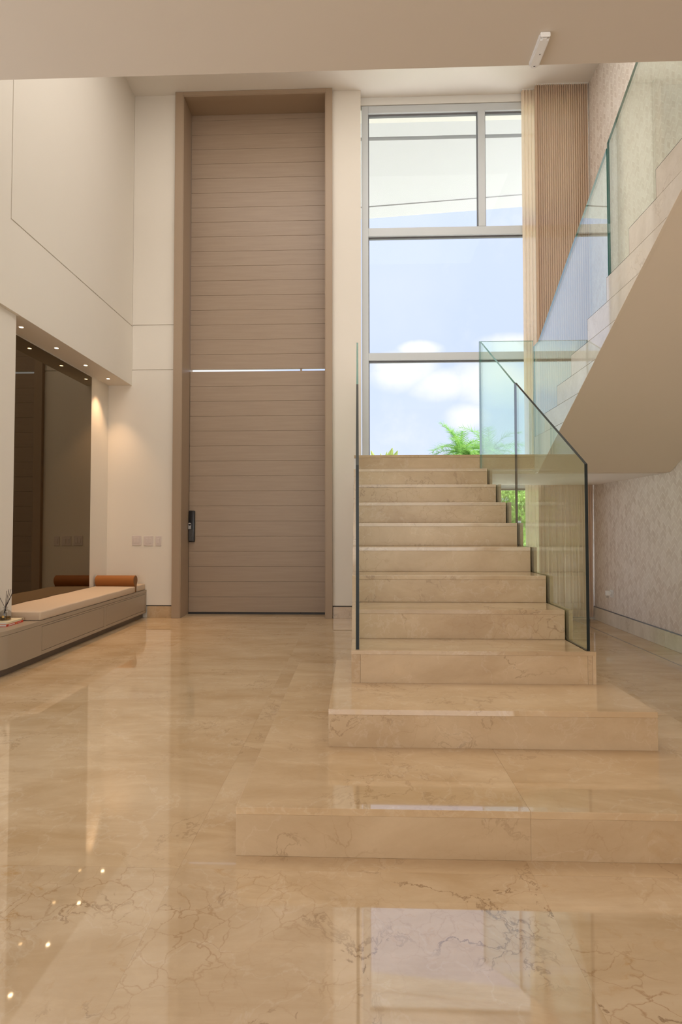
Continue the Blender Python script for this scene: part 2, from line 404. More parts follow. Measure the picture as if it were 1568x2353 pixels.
# ------------------------------------------------------------------ floor of marble slabs
fl = structure('floor', (0, 0, 0))
box('screed', -3.4, 3.2, YR - .1, 7.45, -.12, -.0012, M['grout'], fl)
xs = [-3.33, -1.865, -.632, .602, 1.69, 2.785, 3.10]
ys = [-5.0, -3.35, -.73, 1.892, 4.50, 7.05]
g = .00015
for i in range(len(xs) - 1):
    for j in range(len(ys) - 1):
        dz = random.uniform(0, .0003)
        box('marble_tile', xs[i] + g, xs[i + 1] - g, ys[j] + g, ys[j + 1] - g, -.02, -dz, M['marble_veined' if j < 2 or (j == 2 and ys[j] < 1 and True) else 'marble'], fl)
box('marble_tile', -2.36, -.42, 7.05 + g, 7.44, -.02, 0, M['marble'], fl)
box('metal_joint', 2.7815, 2.7885, YR, 7.05, -.02, .0006, M['metal_gap'], fl)

# ------------------------------------------------------------------ walls and ceilings
wlft = structure('wall_left', (XLW, 0, 0))
box('wall_core', -3.70, XLW - .012, YR, 4.66, 3.108, HC, M['wall'], wlft)
XP = -3.075; YP = 4.66
box('wall_pier', -3.70, XP, 3.2, YP, 0, 3.108, M['wall'], wlft, bev=.001)
box('wall_pier', -3.70, XP, YR, -.5, 0, 3.108, M['wall'], wlft)
box('wall_pier', -3.70, XP, -.5, 3.2, 2.85, 3.108, M['wall'], wlft); box('wall_pier', -3.70, XP, -.5, 3.2, 0, .15, M['wall'], wlft)
w2 = structure('added_side_window', (-3.3, 1.35, .15))  # unseen opening and frame invented for the added side fill
for y_ in (-.5, 1.32, 3.14): box('window_frame', -3.36, -3.30, y_, y_ + .06, .15, 2.85, M['alu'], w2)
for z_ in (.15, 2.79): box('window_rail', -3.36, -3.30, -.44, 3.14, z_, z_ + .06, M['alu'], w2)
box('wall_core', -3.70, XLW - .012, 4.66, 7.34, 3.108, HC, M['wall'], wlft)
box('alcove_back', -3.70, XAL, 4.661, 7.34, 0, 3.108, M['wall'], wlft)
# plaster panels standing 12 mm proud, with a 7 mm groove between them
gv = .0055
bm = bmesh.new()
add_prism(bm, [(YR, 3.108), (7.04, 3.108), (7.04, 3.908 - gv), (4.516 - gv, 3.908 - gv), (4.516 - gv, HC), (YR, HC)], 'x', XLW - .012, XLW)
bm_obj('wall_panel', bm, M['wall'], wlft)
box('wall_panel', XLW - .012, XLW, 4.516 + gv, 7.04, 3.908 + gv, HC, M['wall'], wlft, bev=.0015)
box('alcove_soffit', XAL, XLW - .0005, 4.661, 7.04, 3.106, 3.115, M['wall'], wlft)

wb = structure('wall_back', (-2.8, YW, 0))
box('wall_core', -3.36, -2.46, YW + .012, 7.5, 0, HC, M['wall'], wb)
box('wall_panel', -3.36, -2.452, YW, YW + .012, .162, 3.315 - gv, M['wall'], wb, bev=.0015)
box('wall_panel', XLW, -2.452, YW, YW + .012, 3.315 + gv, 3.925 - gv, M['wall'], wb, bev=.0015)
box('wall_panel', XLW, -2.452, YW, YW + .012, 3.925 + gv, HC, M['wall'], wb, bev=.0015)
box('shadow_gap', -3.36, -2.46, YW + .004, YW + .02, .150, .163, M['shadow_gap'], wb)
wp = structure('wall_pilaster', (-.14, YW, 0))
box('wall_core', -.34, .047, YW, 7.5, .162, HC, M['wall'], wp, bev=.002)
box('shadow_gap', -.335, .045, YW + .004, YW + .02, .150, .163, M['shadow_gap'], wp)
box('wall_core', -.34, .047, YW + .02, 7.5, 0, .150, M['wall'], wp)
box('head_panel', .047, XRW, 7.17, 7.5, 6.985, HC, M['white_paint'], wp)

b1 = box('baseboard_back', -2.80, -2.46, YW - .012, YW + .012, 0, .150, M['marble_step'], bev=.0015); b1['kind'] = 'structure'
b2 = box('baseboard_pilaster', -.328, .047, YW - .012, YW + .012, 0, .150, M['marble_step'], bev=.0015); b2['kind'] = 'structure'
b3 = structure('baseboard_right', (XRW, 1, 0))
yb = [YR, -3.4, -1.8, -.2, 1.4, 2.95, 4.2, 5.45, 6.35, 7.17]
for a, c in zip(yb, yb[1:]):
    box('marble_plinth', XRW - .018, XRW, a + .0008, c - .0008, 0, .162, M['marble_pale'], b3, bev=.0015)
box('metal_strip', XRW - .012, XRW, YR, 7.17, .1625, .171, M['metal_gap'], b3)

wr = structure('wall_right', (XRW, 1, 0))
box('papered_wall', XRW, XRW + .25, YR, 7.5, 0, HC, M['wallpaper'], wr)

cl_ = structure('ceiling', (0, 4, HC))
box('ceiling_plaster', -3.7, 3.3, YR, 7.5, HC, HC + .25, M['ceiling'], cl_)
sl = structure('ceiling_lower', (0, 0, ZS))
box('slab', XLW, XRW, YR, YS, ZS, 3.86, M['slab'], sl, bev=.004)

# rear of the house, behind the camera: unseen openings added on both floors for daylight
rw = structure('wall_rear', (0, YR, 0))
for (x0, x1, z0, z1) in ((-3.7, -2.85, 0, HC), (2.85, 3.3, 0, HC), (-2.85, 2.85, 2.95, 4.15), (-2.85, 2.85, 6.85, HC), (-2.85, 2.85, 0, .25), (-.06, .06, .25, 2.95)):
    box('wall_piece', x0, x1, YR - .2, YR, z0, z1, M['wall'], rw)
box('upper_floor', XLW, XRW, YR, YS - .02, 3.86, 3.875, M['marble_step'], rw)

# ------------------------------------------------------------------ staircase
st = thing('staircase', (.6, 2.0, 0), 'cream marble staircase turning at a landing, with two wide bottom steps', 'staircase')
MS = M['marble_step']; MR = M['marble_riser']
def tread(x0, x1, y0, y1, z, name='tread', m=None): return box(name, x0, x1, y0, y1, z - .026, z, m or MS, st, bev=.0012)
# bottom wide step
def wrap_step(x0, x1, y0, y1, z0, z1, xj, yj):
    zr = z1 - .0262
    xsplit = [x0] + xj + [x1]
    for a, c in zip(xsplit, xsplit[1:]):
        box('riser', a + .0002, c - .0002, y0 + .002, y0 + .024, z0, zr, MR, st, bev=.0008)
        yy = [y0] + yj + [y1]
        for p, q in zip(yy, yy[1:]): tread(a + .0002, c - .0002, p + .0002, q - .0002, z1, m=M['marble'])
    box('side_riser', x0 + .002, x0 + .024, y0 + .0246, y1 - .002, z0, zr, MR, st)
    box('side_riser', x1 - .024, x1 - .002, y0 + .0246, y1 - .002, z0, zr, MR, st)
    box('step_core', x0 + .025, x1 - .025, y0 + .025, y1 - .003, z0, zr - .001, M['grout'], st)
wrap_step(XL1, XR1, Y1, Yb1, 0, h, [.620], [2.99])
wrap_step(XL2, XR2, Y2, Yb2, h, 2 * h, [], [])
# flight
CH0, CH1 = -.014, .008          # left glass channel
CH2, CH3 = 1.235, 1.258         # right glass channel
for i in range(3, 11):
    y0 = SY(i); y1 = SY(i + 1); z = i * h
    if i == 3:
        for a, c in ((XL3, .012), (.012, 1.236), (1.236, 1.262), (1.262, XR3)):
            box('riser', a + .0004, c - .0004, y0 + .002, y0 + .024, z - h, z - .022, MR, st, bev=.0006)
        tread(CH1, CH2, y0 + .0185, y1 + .024, z)
        box('tread_edge', XL3, XR3, y0, y0 + .018, z - .0215, z, MS, st, bev=.0008)
    else:
        box('riser', CH1, CH2, y0 + .002, y0 + .024, z - h + .0005, z - .0262, MR, st, bev=.0008)
        tread(CH1, CH2, y0, y1 + .024, z)
    box('step_core', CH1 + .001, CH2 - .001, y0 + .025, y1 + .02, max(0, z - h - .12) if i > 4 else z - h, z - .028, M['grout'], st)
    for a, c in ((XL3, CH0), (CH3, XR3)):
        yy0 = y0 + (.019 if i == 3 else 0)
        zb = 2 * h if i < 5 else z - h - .30
        prism('string_piece', [(yy0, zb if i < 5 else zb), (y1 - .0006, zb + (0 if i < 5 else h * .999)), (y1 - .0006, z), (yy0, z)], 'x', a, c, MS, st, bev=.0006)
# flight soffit under the upper treads
prism('flight_soffit', [(4.2, .52), (YL, 1.20), (YL, 1.27), (4.2, .60)], 'x', CH1, CH2, M['soffit'], st)
# landing
box('riser', CH1, CH2, YL + .002, YL + .024, LAND - h + .0005, LAND - .0262, MR, st, bev=.0008)
for a, c in ((XL3, .62), (.62, 1.26), (1.26, 2.2), (2.2, XRW - .002)):
    tread(a + .0005, c - .0005, YL, 6.2, LAND, 'landing_tile'); tread(a + .0005, c - .0005, 6.201, YLB, LAND, 'landing_tile')
box('landing_fascia', CH2 + .001, XRW - .002, YL + .002, YL + .024, LAND - .150, LAND - .0262, MR, st)
box('landing_slab', XL3, XRW - .002, YL + .006 + .02, YLB, LZ0, LAND - .027, M['ceiling'], st)
box('landing_lip', CH2 + .001, XRW - .002, YL + .004, YL + .0255, LZ0, LAND - .151, M['soffit'], st)
# upper flight: string clad in polished rows, one per step
n_up = 10
for n in range(1, n_up):
    yn = YUP - (n - 1) * GU; z0 = LAND + (n - 1) * h; z1 = LAND + n * h
    ya, yb_ = soff(z0), soff(z1)
    pts = [(yn, z0 + .001), (yn, z1 - .001), (max(yb_, 2.41), z1 - .001), (max(ya, 2.41), z0 + .001)]
    if n == 1: pts = [(YUP, LZ0 + .001), (YUP, z1 - .001), (yb_, z1 - .001), (soff(LZ0), LZ0 + .001)]
    prism('string_panel', pts, 'x', XU, XU + .02, M['marble_string'], st, bev=.0008)
    yn1 = YUP - n * GU
    box('tread', XU + .02, XRW - .002, max(yn1 - .02, 2.41), yn, z1 - .026, z1, MS, st, bev=.001)
    box('riser', XU + .02, XRW - .002, yn - .024, yn - .002, z0, z1 - .0262, MR, st)
zt = LAND + 9 * h
body = [(soff(LZ0), LZ0 + .0), (YUP - .03, LZ0 + .0), (YUP - .03, LAND)]
for n in range(1, n_up):
    body += [(YUP - .028 - (n - 1) * GU, LAND + n * h - .03), (max(YUP - .028 - n * GU, 2.42), LAND + n * h - .03)]
body += [(2.42, 2.057 + (4.751 - 2.42) * .554)]
bm = bmesh.new(); add_prism(bm, body, 'x', XU + .0205, XRW - .002)
bm_obj('flight_soffit', bm, M['soffit'], st)
prism('string_foot', [(soff(LZ0), LZ0), (2.42, 2.057 + (4.751 - 2.42) * .554), (2.42, 2.057 + (4.751 - 2.42) * .554 - .003), (soff(LZ0), LZ0 - .003)], 'x', XU, XU + .0206, M['soffit'], st)

# ------------------------------------------------------------------ glass balustrades
def glass_panel(pts, axis, a0, a1, label, litedges=(), group='frameless glass balustrade panels', gm='bal_glass'):
    """pts polygon; big faces clear, rim faces a part of their own"""
    cx = sum(p[0] for p in pts) / len(pts); zmin = min(p[1] for p in pts)
    loc = {'x': ((a0 + a1) / 2, cx, zmin), 'y': (cx, (a0 + a1) / 2, zmin)}[axis]
    t = thing('glass_panel', loc, label, 'balustrade', group)
    def P(p, a): return {'x': (a, p[0], p[1]), 'y': (p[0], a, p[1])}[axis]
    bm = bmesh.new()
    A = [bm.verts.new(P(p, a0)) for p in pts]; B = [bm.verts.new(P(p, a1)) for p in pts]
    fA = bm.faces.new(A); fB = bm.faces.new(B[::-1])
    me_c = sum((v.co for v in bm.verts), Vector()) / len(bm.verts)
    out = Vector((-1, 0, 0)) if axis == 'x' else Vector((0, -1, 0))
    fA.normal_update(); fB.normal_update()
    if fA.normal.dot(out) < 0: fA.normal_flip()
    if fB.normal.dot(-out) < 0: fB.normal_flip()
    me = bpy.data.meshes.new('pane'); bmesh.ops.translate(bm, verts=bm.verts, vec=-me_c); bm.to_mesh(me); bm.free()
    link('pane', me, M[gm], t, me_c)
    n = len(pts)
    for lit in (0, 1):
        idx = [i for i in range(n) if (i in litedges) == bool(lit)]
        if not idx: continue
        bm = bmesh.new()
        for i in idx:
            p, q = pts[i], pts[(i + 1) % n]
            bm.faces.new([bm.verts.new(P(p, a0)), bm.verts.new(P(p, a1)), bm.verts.new(P(q, a1)), bm.verts.new(P(q, a0))])
        bm_obj('polished_edge', bm, M['glass_edge_lit' if lit else 'glass_edge'], t)
    return t
def stepline(y): return 3 * h + (y - SY(4)) * (h / G) - .02
def topz(y): return 1.540 + (y - 2.945) * (2.342 - 1.540) / (4.233 - 2.945) if y <= 4.234 else 2.342 + (y - 4.234) * (3.09 - 2.342) / (5.44 - 4.234)
yA, yJ, yE = 2.949, 4.231, 5.424
for (a0, a1, side) in ((1.2385, 1.2555, 'right'), (-.0115, .0055, 'left')):
    near = [(yA, 3 * h - .018), (yJ - .003, stepline(yJ)), (yJ - .003, topz(yJ - .003)), (yA, topz(yA))]
    near[0] = (yA, stepline(yA) + .10)
    near = [(yA, 3 * h + .001), (SY(4) - .01, 3 * h + .001), (SY(4) + .0, stepline(SY(4))), (yJ - .003, stepline(yJ)), (yJ - .003, topz(yJ - .003)), (yA, topz(yA))]
    glass_panel(near, 'x', a0, a1, 'clear glass panel beside the lower flight, %s side, nearer the wide steps' % side, litedges=())
    far = [(yJ + .003, stepline(yJ)), (yE, stepline(YL) + .02), (yE, 3.09), (yJ + .003, topz(yJ + .003) - .012)]
    glass_panel(far, 'x', a0, a1, 'clear glass panel beside the lower flight, %s side, nearer the landing' % side, litedges=(1, 2))
glass_panel([(YE_, z) for YE_, z in ((5.452, LAND + .001), (6.90, LAND + .001), (6.90, 3.09), (5.452, 3.09))], 'x', -.0115, .0055, 'clear glass guard along the open left edge of the landing', litedges=(0, 1, 2, 3))
glass_panel([(1.2385, LAND + .001), (1.783, LAND + .001), (1.783, 3.09), (1.2385, 3.09)], 'y', 5.427, 5.443, 'short clear glass guard on the landing between the two flights', litedges=(0, 1, 2, 3))
def topu(y): return 3.915 + (3.80 - y) * .598
def nose(y): return LAND + h + (YUP - y) * (h / GU) - .19
U1 = [(5.425, LAND + .15), (5.425, 3.03), (5.285, 3.03), (3.808, topu(3.808)), (3.808, LAND + 5 * h + .02)]
def stair_poly(ya, yb):
    pts = [(ya, None)]; out = []
    y = ya; n = int(math.floor((YUP - ya) / GU + 1e-6)) + 1
    out.append((ya, LAND + n * h + .001))
    while True:
        yn = YUP - n * GU
        if yn <= yb + .01: break
        out.append((yn + .001, LAND + n * h + .001)); out.append((yn + .001, LAND + (n + 1) * h + .001)); n += 1
    out.append((yb, LAND + n * h + .001)); return out
low1 = stair_poly(5.425, 3.808)
glass_panel(low1 + [(3.808, topu(3.808)), (5.285, 3.03), (5.425, 3.03)], 'x', XU, XU + .016, 'sloping clear glass panel of the upper flight, beside the landing guard', litedges=tuple(range(len(low1) - 1, len(low1) + 3)), gm='upper_glass')
low2 = stair_poly(3.796, 2.46)
glass_panel(low2 + [(2.46, topu(2.46)), (3.796, topu(3.796) + .022)], 'x', XU, XU + .016, 'sloping clear glass panel of the upper flight, highest on the right', litedges=(len(low2), len(low2) + 1), gm='upper_glass')

# ------------------------------------------------------------------ entrance door
dr = structure('door_1', (-1.4, 7.0, 0))
FY = 6.985; LY = 7.335
FX0, FX1, FI0, FI1 = -2.462, -.335, -2.352, -.424
HI = 7.032
for (x0, x1) in ((FX0, FI0), (FI1, FX1)):
    box('door_casing', x0, x1, FY, YW + .02, 0, HC - .002, M['frame'], dr, bev=.003)
box('door_casing', FI0, FI1, FY, YW + .02, HI, HC - .002, M['frame'], dr, bev=.002)
# inner stop bead set back from the casing
box('jamb', FI0 - .06, FI0 + .004, YW + .02, 7.46, 0, HI, M['frame'], dr); box('jamb', FI1 - .004, FI1 + .05, YW + .02, 7.46, 0, HI, M['frame'], dr)
box('jamb_bead', FI0 - .02, FI0 + .009, FY + .006, YW + .03, 0, HI, M['frame'], dr, bev=.002)
box('jamb_bead', FI1 - .009, FI1 + .02, FY + .006, YW + .03, 0, HI, M['frame'], dr, bev=.002)
box('head_bead', FI0 + .01, FI1 - .01, FY + .006, YW + .03, HI - .009, HI + .02, M['frame'], dr, bev=.002)
box('head_jamb', FI0 - .06, FI1 + .05, YW + .02, 7.46, HI, HC, M['frame'], dr)
DX0, DX1 = FI0 + .008, FI1 - .008
pitch = .2105; pl = None
def plank(z0, z1):
    return box('plank', DX0, DX1, LY, LY + .018, z0 + .001, z1 - .001, M['door'], dr, bev=.0016)
z = .028
me_ref = None
k = 0
while z < 3.17:
    if me_ref is None: o = plank(z, z + pitch - .0015); me_ref = o.data
    else: link('plank', me_ref, None, dr, ((DX0 + DX1) / 2, LY + .009, z + (pitch - .0015) / 2))
    z += pitch - .0015; k += 1
ZT = z
z = ZT + .030; Z0U = z
while z + pitch < HI - .05:
    link('plank', me_ref, None, dr, ((DX0 + DX1) / 2, LY + .009, z + (pitch - .0015) / 2)); z += pitch - .0015
if HI - z > .02: plank(z, HI)
box('leaf_core', DX0 + .004, DX1, LY + .016, LY + .034, .03, ZT, M['frame'], dr)
box('leaf_core', DX0 + .004, DX1, LY + .016, LY + .034, Z0U, HI, M['frame'], dr)
box('hinge_gap', FI0 + .002, DX0 + .001, LY + .003, LY + .03, 0, ZT, M['black'], dr)
box('gap_catch', -.80, -.775, LY + .012, LY + .03, ZT, Z0U, M['frame'], dr)
box('leak_block', DX0, DX1, LY + .012, LY + .06, .0005, .034, M['shadow_gap'], dr)  # added behind the sweep to block daylight leaking under the leaf
box('door_sweep', DX0, -.80, LY - .004, LY + .011, .001, .027, M['shadow_gap'], dr); box('door_sweep', -.785, DX1, LY - .004, LY + .011, .001, .027, M['shadow_gap'], dr)
# electronic lock
lk_ = box('door_lock', -2.346 + .003, -2.256, LY - .032, LY + .001, .992, 1.428, M['black'], dr, bev=.012, seg=3, smooth=True, label='black keypad lock')
box('lock_plate', -2.336, -2.272, LY - .035, LY - .031, 1.010, 1.165, M['graphite'], lk_, bev=.001)
bm = bmesh.new(); add_box(bm, -2.340, -2.302, LY - .050, LY - .031, 1.172, 1.24); add_cyl(bm, (-2.321, LY - .050, 1.24), (-2.321, LY - .031, 1.24), .019, seg=20)
bm_obj('lock_lever', bm, M['grey_metal'], lk_, smooth=True)
for zz, rr in ((1.118, .021), (1.062, .017)):
    cyl('lock_cylinder', (-2.307, LY - .042, zz), (-2.307, LY - .034, zz), rr, M['graphite'], lk_, seg=24)
for xx in (-2.324, -2.296): cyl('screw_head', (xx, LY - .0365, 1.022), (xx, LY - .035, 1.022), .004, M['black'], lk_, seg=10)

# ------------------------------------------------------------------ tall window
wn_ = structure('window_1', (1.5, YWIN, 0))
A = M['alu']
WX0, WX1 = .060, XRW - .002
def member(name, x0, x1, z0, z1): return box(name, x0, x1, YWIN, YWIN + .09, z0, z1, A, wn_, bev=.003)
member('stile', WX0, .150, 0, 6.982); member('stile', WX1 - .09, WX1, 0, 6.982)
member('head_rail', .1505, WX1 - .0905, 6.880, 6.982)
member('transom', .1505, WX1 - .0905, 5.165, 5.278); member('transom', .1505, WX1 - .0905, 3.457, 3.556)
member('transom', .1505, WX1 - .0905, 1.712, 1.83); member('sill_rail', .1505, WX1 - .0905, 0, .10)
member('mullion', 1.648, 1.742, 5.2785, 6.8795)
panes = [(.1505, 1.6475, 5.2785, 6.8795), (1.7425, WX1 - .0905, 5.2785, 6.8795), (.1505, WX1 - .0905, 3.5565, 5.1645), (.1505, WX1 - .0905, 1.8305, 3.4565), (.1505, WX1 - .0905, .1005, 1.7115)]
for (x0, x1, z0, z1) in panes:
    bm = bmesh.new(); t = .022
    for (a, b_, c, d) in ((x0, x0 + t * .55, z0, z1), (x1 - t * .55, x1, z0, z1), (x0 + t * .55, x1 - t * .55, z0, z0 + t * .5), (x0 + t * .55, x1 - t * .55, z1 - t, z1)):
        add_box(bm, a, b_, YWIN + .035, YWIN + .07, c, d)
    gk = bm_obj('glazing_bead', bm, M['gasket'], wn_)
    bm = bmesh.new()
    for yy, s in ((YWIN + .048, 1), (YWIN + .056, -1)):
        vs = [bm.verts.new(p) for p in ((x0, yy, z0), (x1, yy, z0), (x1, yy, z1), (x0, yy, z1))]
        f = bm.faces.new(vs if s == 1 else vs[::-1])
    c = Vector(((x0 + x1) / 2, YWIN + .052, (z0 + z1) / 2)); bmesh.ops.translate(bm, verts=bm.verts, vec=-c)
    me = bpy.data.meshes.new('pane'); bm.to_mesh(me); bm.free(); link('pane', me, M['glass'], wn_, c)

# ------------------------------------------------------------------ curtains
def curtain(name, x0, x1, yc, z0, z1, pleats, amp, mat, label, irr=.0, ph=0.0):
    bm = bmesh.new(); NX = pleats * 12; NZ = 26; rows = []
    for j in range(NZ + 1):
        z = z0 + (z1 - z0) * j / NZ; low = max(0, 1 - z / 1.9); row = []
        for i in range(NX + 1):
            u = i / NX; w = 1 - 2 * abs(math.sin(math.pi * pleats * u + ph)) ** .75
            wob = math.sin(9.1 * u * 3 + ph + 1.3) * .5 + math.sin(17 * u * 3 + 2.1) * .5
            y = yc + amp * w * (1 - .35 * low) + (irr * wob + irr * .9 * math.sin(2 * math.pi * 8.5 * u + 1.2 * math.sin(5 * u))) * low
            x = x0 + (x1 - x0) * u + .006 * low * math.sin(21 * u + 3 * z)
            row.append(bm.verts.new((x, y, z)))
        rows.append(row)
    for a, b_ in zip(rows, rows[1:]):
        for i in range(NX): bm.faces.new((a[i], a[i + 1], b_[i + 1], b_[i]))
    bmesh.ops.recalc_face_normals(bm, faces=bm.faces)
    t = thing(name, ((x0 + x1) / 2, yc, z1), label, 'curtain')
    bm_obj('cloth', bm, mat, t, smooth=True)
    box('curtain_track', x0, x1, yc - .015, yc + .015, z1, HC, M['white_paint'], t)
    return t
curtain('pleated_curtain', 2.37, 3.062, 7.03, .035, HC - .012, 24, .026, M['curtain'], 'tall beige pleated curtain drawn back against the papered wall, floor to ceiling', irr=.034)
curtain('sheer_curtain', 2.215, 2.44, 7.105, .035, HC - .012, 5, .018, M['sheer'], 'narrow pale sheer curtain edge hanging beside the window glass', irr=.0)

# ------------------------------------------------------------------ alcove: mirror, downlights
mr = thing('wall_mirror', (XAL, 5.6, .40), 'dark bronze mirror in the lit alcove behind the bench', 'mirror')
box('mirror_glass', XAL + .002, XAL + .010, 4.662, 6.568, .375, 3.085, M['mirror'], mr)
box('mirror_backing', XAL, XAL + .002, 4.662, 6.575, .375, 3.092, M['shadow_gap'], mr)
dl_y = [4.93, 5.525, 6.135, 6.705]
ords = ['leftmost, nearest the white pillar', 'second from the left', 'third from the left', 'rightmost, nearest the door wall']
for y, o_ in zip(dl_y, ords):
    t = thing('downlight', (-3.205, y, 3.106), 'tiny warm downlight in the alcove ceiling, ' + o_, 'lamp', 'alcove downlights')
    bm = bmesh.new()
    N = 24
    ri, ro = .019, .028
    vo_ = [bm.verts.new((-3.205 + ro * math.cos(2 * math.pi * i / N), y + ro * math.sin(2 * math.pi * i / N), 3.104)) for i in range(N)]
    vi_ = [bm.verts.new((-3.205 + ri * math.cos(2 * math.pi * i / N), y + ri * math.sin(2 * math.pi * i / N), 3.1035)) for i in range(N)]
    vu_ = [bm.verts.new((-3.205 + ro * math.cos(2 * math.pi * i / N), y + ro * math.sin(2 * math.pi * i / N), 3.106)) for i in range(N)]
    for i in range(N):
        j = (i + 1) % N
        bm.faces.new((vo_[i], vo_[j], vi_[j], vi_[i])); bm.faces.new((vu_[i], vu_[j], vo_[j], vo_[i]))
    bm_obj('trim_ring', bm, M['trim_white'], t)
    cyl('lamp', (-3.205, y, 3.1042), (-3.205, y, 3.106), .019, M['led'], t, seg=20)
    light('downlight_beam', 'SPOT', (-3.205, y, 3.09), (0, 0, 0), 42, (1, .62, .34), spot_size=R(74), spot_blend=.9, shadow_soft_size=.02)

# ------------------------------------------------------------------ bench
bn = thing('storage_bench', (-3.05, 5.6, 0), 'long low taupe lacquered bench with two drawers and a rounded end, along the alcove', 'bench')
BX, BZ, BY0 = -2.815, .368, 4.03
def rounded_plan(x1, y0, r, ylast=7.04, xb=XP + .001):
    pts = [(xb, y0)]
    for k in range(17):
        a = -math.pi / 2 + (math.pi / 2) * k / 16
        pts.append((x1 - r + r * math.cos(a), y0 + r + r * math.sin(a)))
    pts += [(x1, ylast), (xb, ylast)]; return pts
prism('bench_top', rounded_plan(BX, BY0, .21), 'z', BZ - .034, BZ, M['bench'], bn, smooth=True)
box('alcove_shelf', XAL + .001, XP + .001, 4.662, 7.038, BZ - .034, BZ - .0005, M['bench'], bn)
box('bench_body', XAL + .001, BX - .0145, 4.6905, 7.038, .066, BZ - .036, M['bench'], bn)
prism('plinth', rounded_plan(BX - .05, BY0 + .04, .17), 'z', 0, .066, M['plinth'], bn, smooth=True)
# face pieces with fine seams: left fixed panel, two drawers, bottom rail
fx0, fx1 = BX - .014, BX - .001
box('face_rail', fx0, fx1, 4.6905, 7.038, .067, .098, M['bench'], bn)
box('face_rail', fx0, fx1, 4.6905, 7.038, BZ - .052, BZ - .037, M['bench'], bn)
prism('face_panel', rounded_plan(fx1, BY0 + .003, .208, 4.690), 'z', .0665, BZ - .0365, M['bench'], bn, smooth=True)
box('drawer', fx0, fx1 + .0, 4.694, 5.850, .1010, BZ - .0550, M['bench'], bn, bev=.0015)
box('face_panel', fx0, fx1, 5.854, 5.905, .0985, BZ - .0525, M['bench'], bn)
box('drawer', fx0, fx1 + .0, 5.909, 6.987, .1010, BZ - .0550, M['bench'], bn, bev=.0015)
box('face_panel', fx0, fx1, 6.991, 7.038, .0985, BZ - .0525, M['bench'], bn)
# cushions
def cushion(y0, y1, x0, x1, label):
    bm = bmesh.new(); add_box(bm, x0, x1, y0, y1, BZ + .001, BZ + .081, .013, 3)
    es = [e for e in bm.edges if e.calc_length() > .15]
    bmesh.ops.subdivide_edges(bm, edges=es, cuts=12, use_grid_fill=True)
    for v in bm.verts:
        if v.co.z > BZ + .06: v.co.z += .0018 * math.sin(v.co.y * 13 + v.co.x * 7) + .0012 * math.sin(v.co.y * 31)
        elif v.co.z > BZ + .03 and abs(v.co.x - x1) < .002: v.co.x += .0015 * math.sin(v.co.y * 17)
    o = bm_obj('seat_cushion', bm, M['cushion'], None, smooth=True); tag(o, label, 'cushion'); return o
cushion(4.668, 6.695, XAL + .014, BX - .006, 'long beige linen seat cushion on the bench')
cushion(6.775, 7.025, XAL + .014, BX - .012, 'short beige cushion end behind the tan bolster')
# bolster: teardrop section slung between the cushions
bo = thing('bolster', (-3.06, 6.63, BZ), 'tan leather bolster with a teardrop end, lying across the bench', 'bolster')
pts = []
rc, zc, yc = .064, BZ + .152, 6.732
for k in range(21):
    a = R(-40) + R(260) * k / 20
    pts.append((yc + rc * math.cos(a), zc + rc * math.sin(a)))
pts += [(yc - .012, BZ + .045), (yc - .002, BZ + .002), (yc + .016, BZ + .002), (yc + .026, BZ + .055)]
bm = bmesh.new(); add_prism(bm, pts, 'x', -3.332, BX - .022)
bm_obj('bolster_body', bm, M['leather'], bo, smooth=True)
pts2 = [(yc + (p - yc) * .90, zc + (q - zc) * .93) for p, q in pts]
bm = bmesh.new(); add_prism(bm, pts2, 'x', BX - .023, BX - .019); bm_obj('end_patch', bm, M['leather_dark'], bo)

# ------------------------------------------------------------------ books and reed diffuser
def book(name, cx, cy, rot, w, d, z0, t, cover, label, spine_print):
    th = thing(name, (cx, cy, z0), label, 'book'); th.rotation_euler = (0, 0, rot)
    def bl(nm, x0, x1, y0, y1, za, zb, m, bev=0, par=None):
        bm = bmesh.new(); add_box(bm, x0, x1, y0, y1, za, zb, bev)
        me = bpy.data.meshes.new(nm); c = Vector(((x0 + x1) / 2, (y0 + y1) / 2, (za + zb) / 2)); bmesh.ops.translate(bm, verts=bm.verts, vec=-c)
        bmesh.ops.recalc_face_normals(bm, faces=bm.faces); bm.to_mesh(me); bm.free()
        o = bpy.data.objects.new(nm, me); C.objects.link(o); me.materials.append(m); o.parent = par or th; o.location = c - (par.location if par else Vector()); return o
    bl('cover_board', -w / 2, w / 2, -d / 2, d / 2, 0, .0025, cover); bl('cover_board', -w / 2, w / 2, -d / 2, d / 2, t - .0025, t, cover)
    sp_ = bl('spine', w / 2 - .003, w / 2, -d / 2, d / 2, .0026, t - .0026, cover)
    bl('pages', -w / 2 + .005, w / 2 - .004, -d / 2 + .004, d / 2 - .004, .0026, t - .0026, M['paper'])
    for (a, b_, m, hh) in spine_print:
        bl('spine_print', w / 2, w / 2 + .0006, a, b_, t / 2 - hh, t / 2 + hh, m, par=sp_)
    return th
sp1 = [(-.088 + .0105 * k, -.088 + .0105 * k + .0078, M['printw'], .0040) for k in range(8)] + [(.010, .019, M['printy'], .0045), (.036, .080, M['printw'], .0015)]
book('book', -3.004, 4.503, R(2), .128, .235, BZ, .019, M['red'], 'red-spined book lying at the bottom of the pair on the bench end', sp1)
sp2 = [(.092, .106, M['printk'], .0045)]
book('book', -3.004, 4.505, R(2), .130, .236, BZ + .0195, .016, M['cream'], 'cream-covered book lying on top of the red book', sp2)

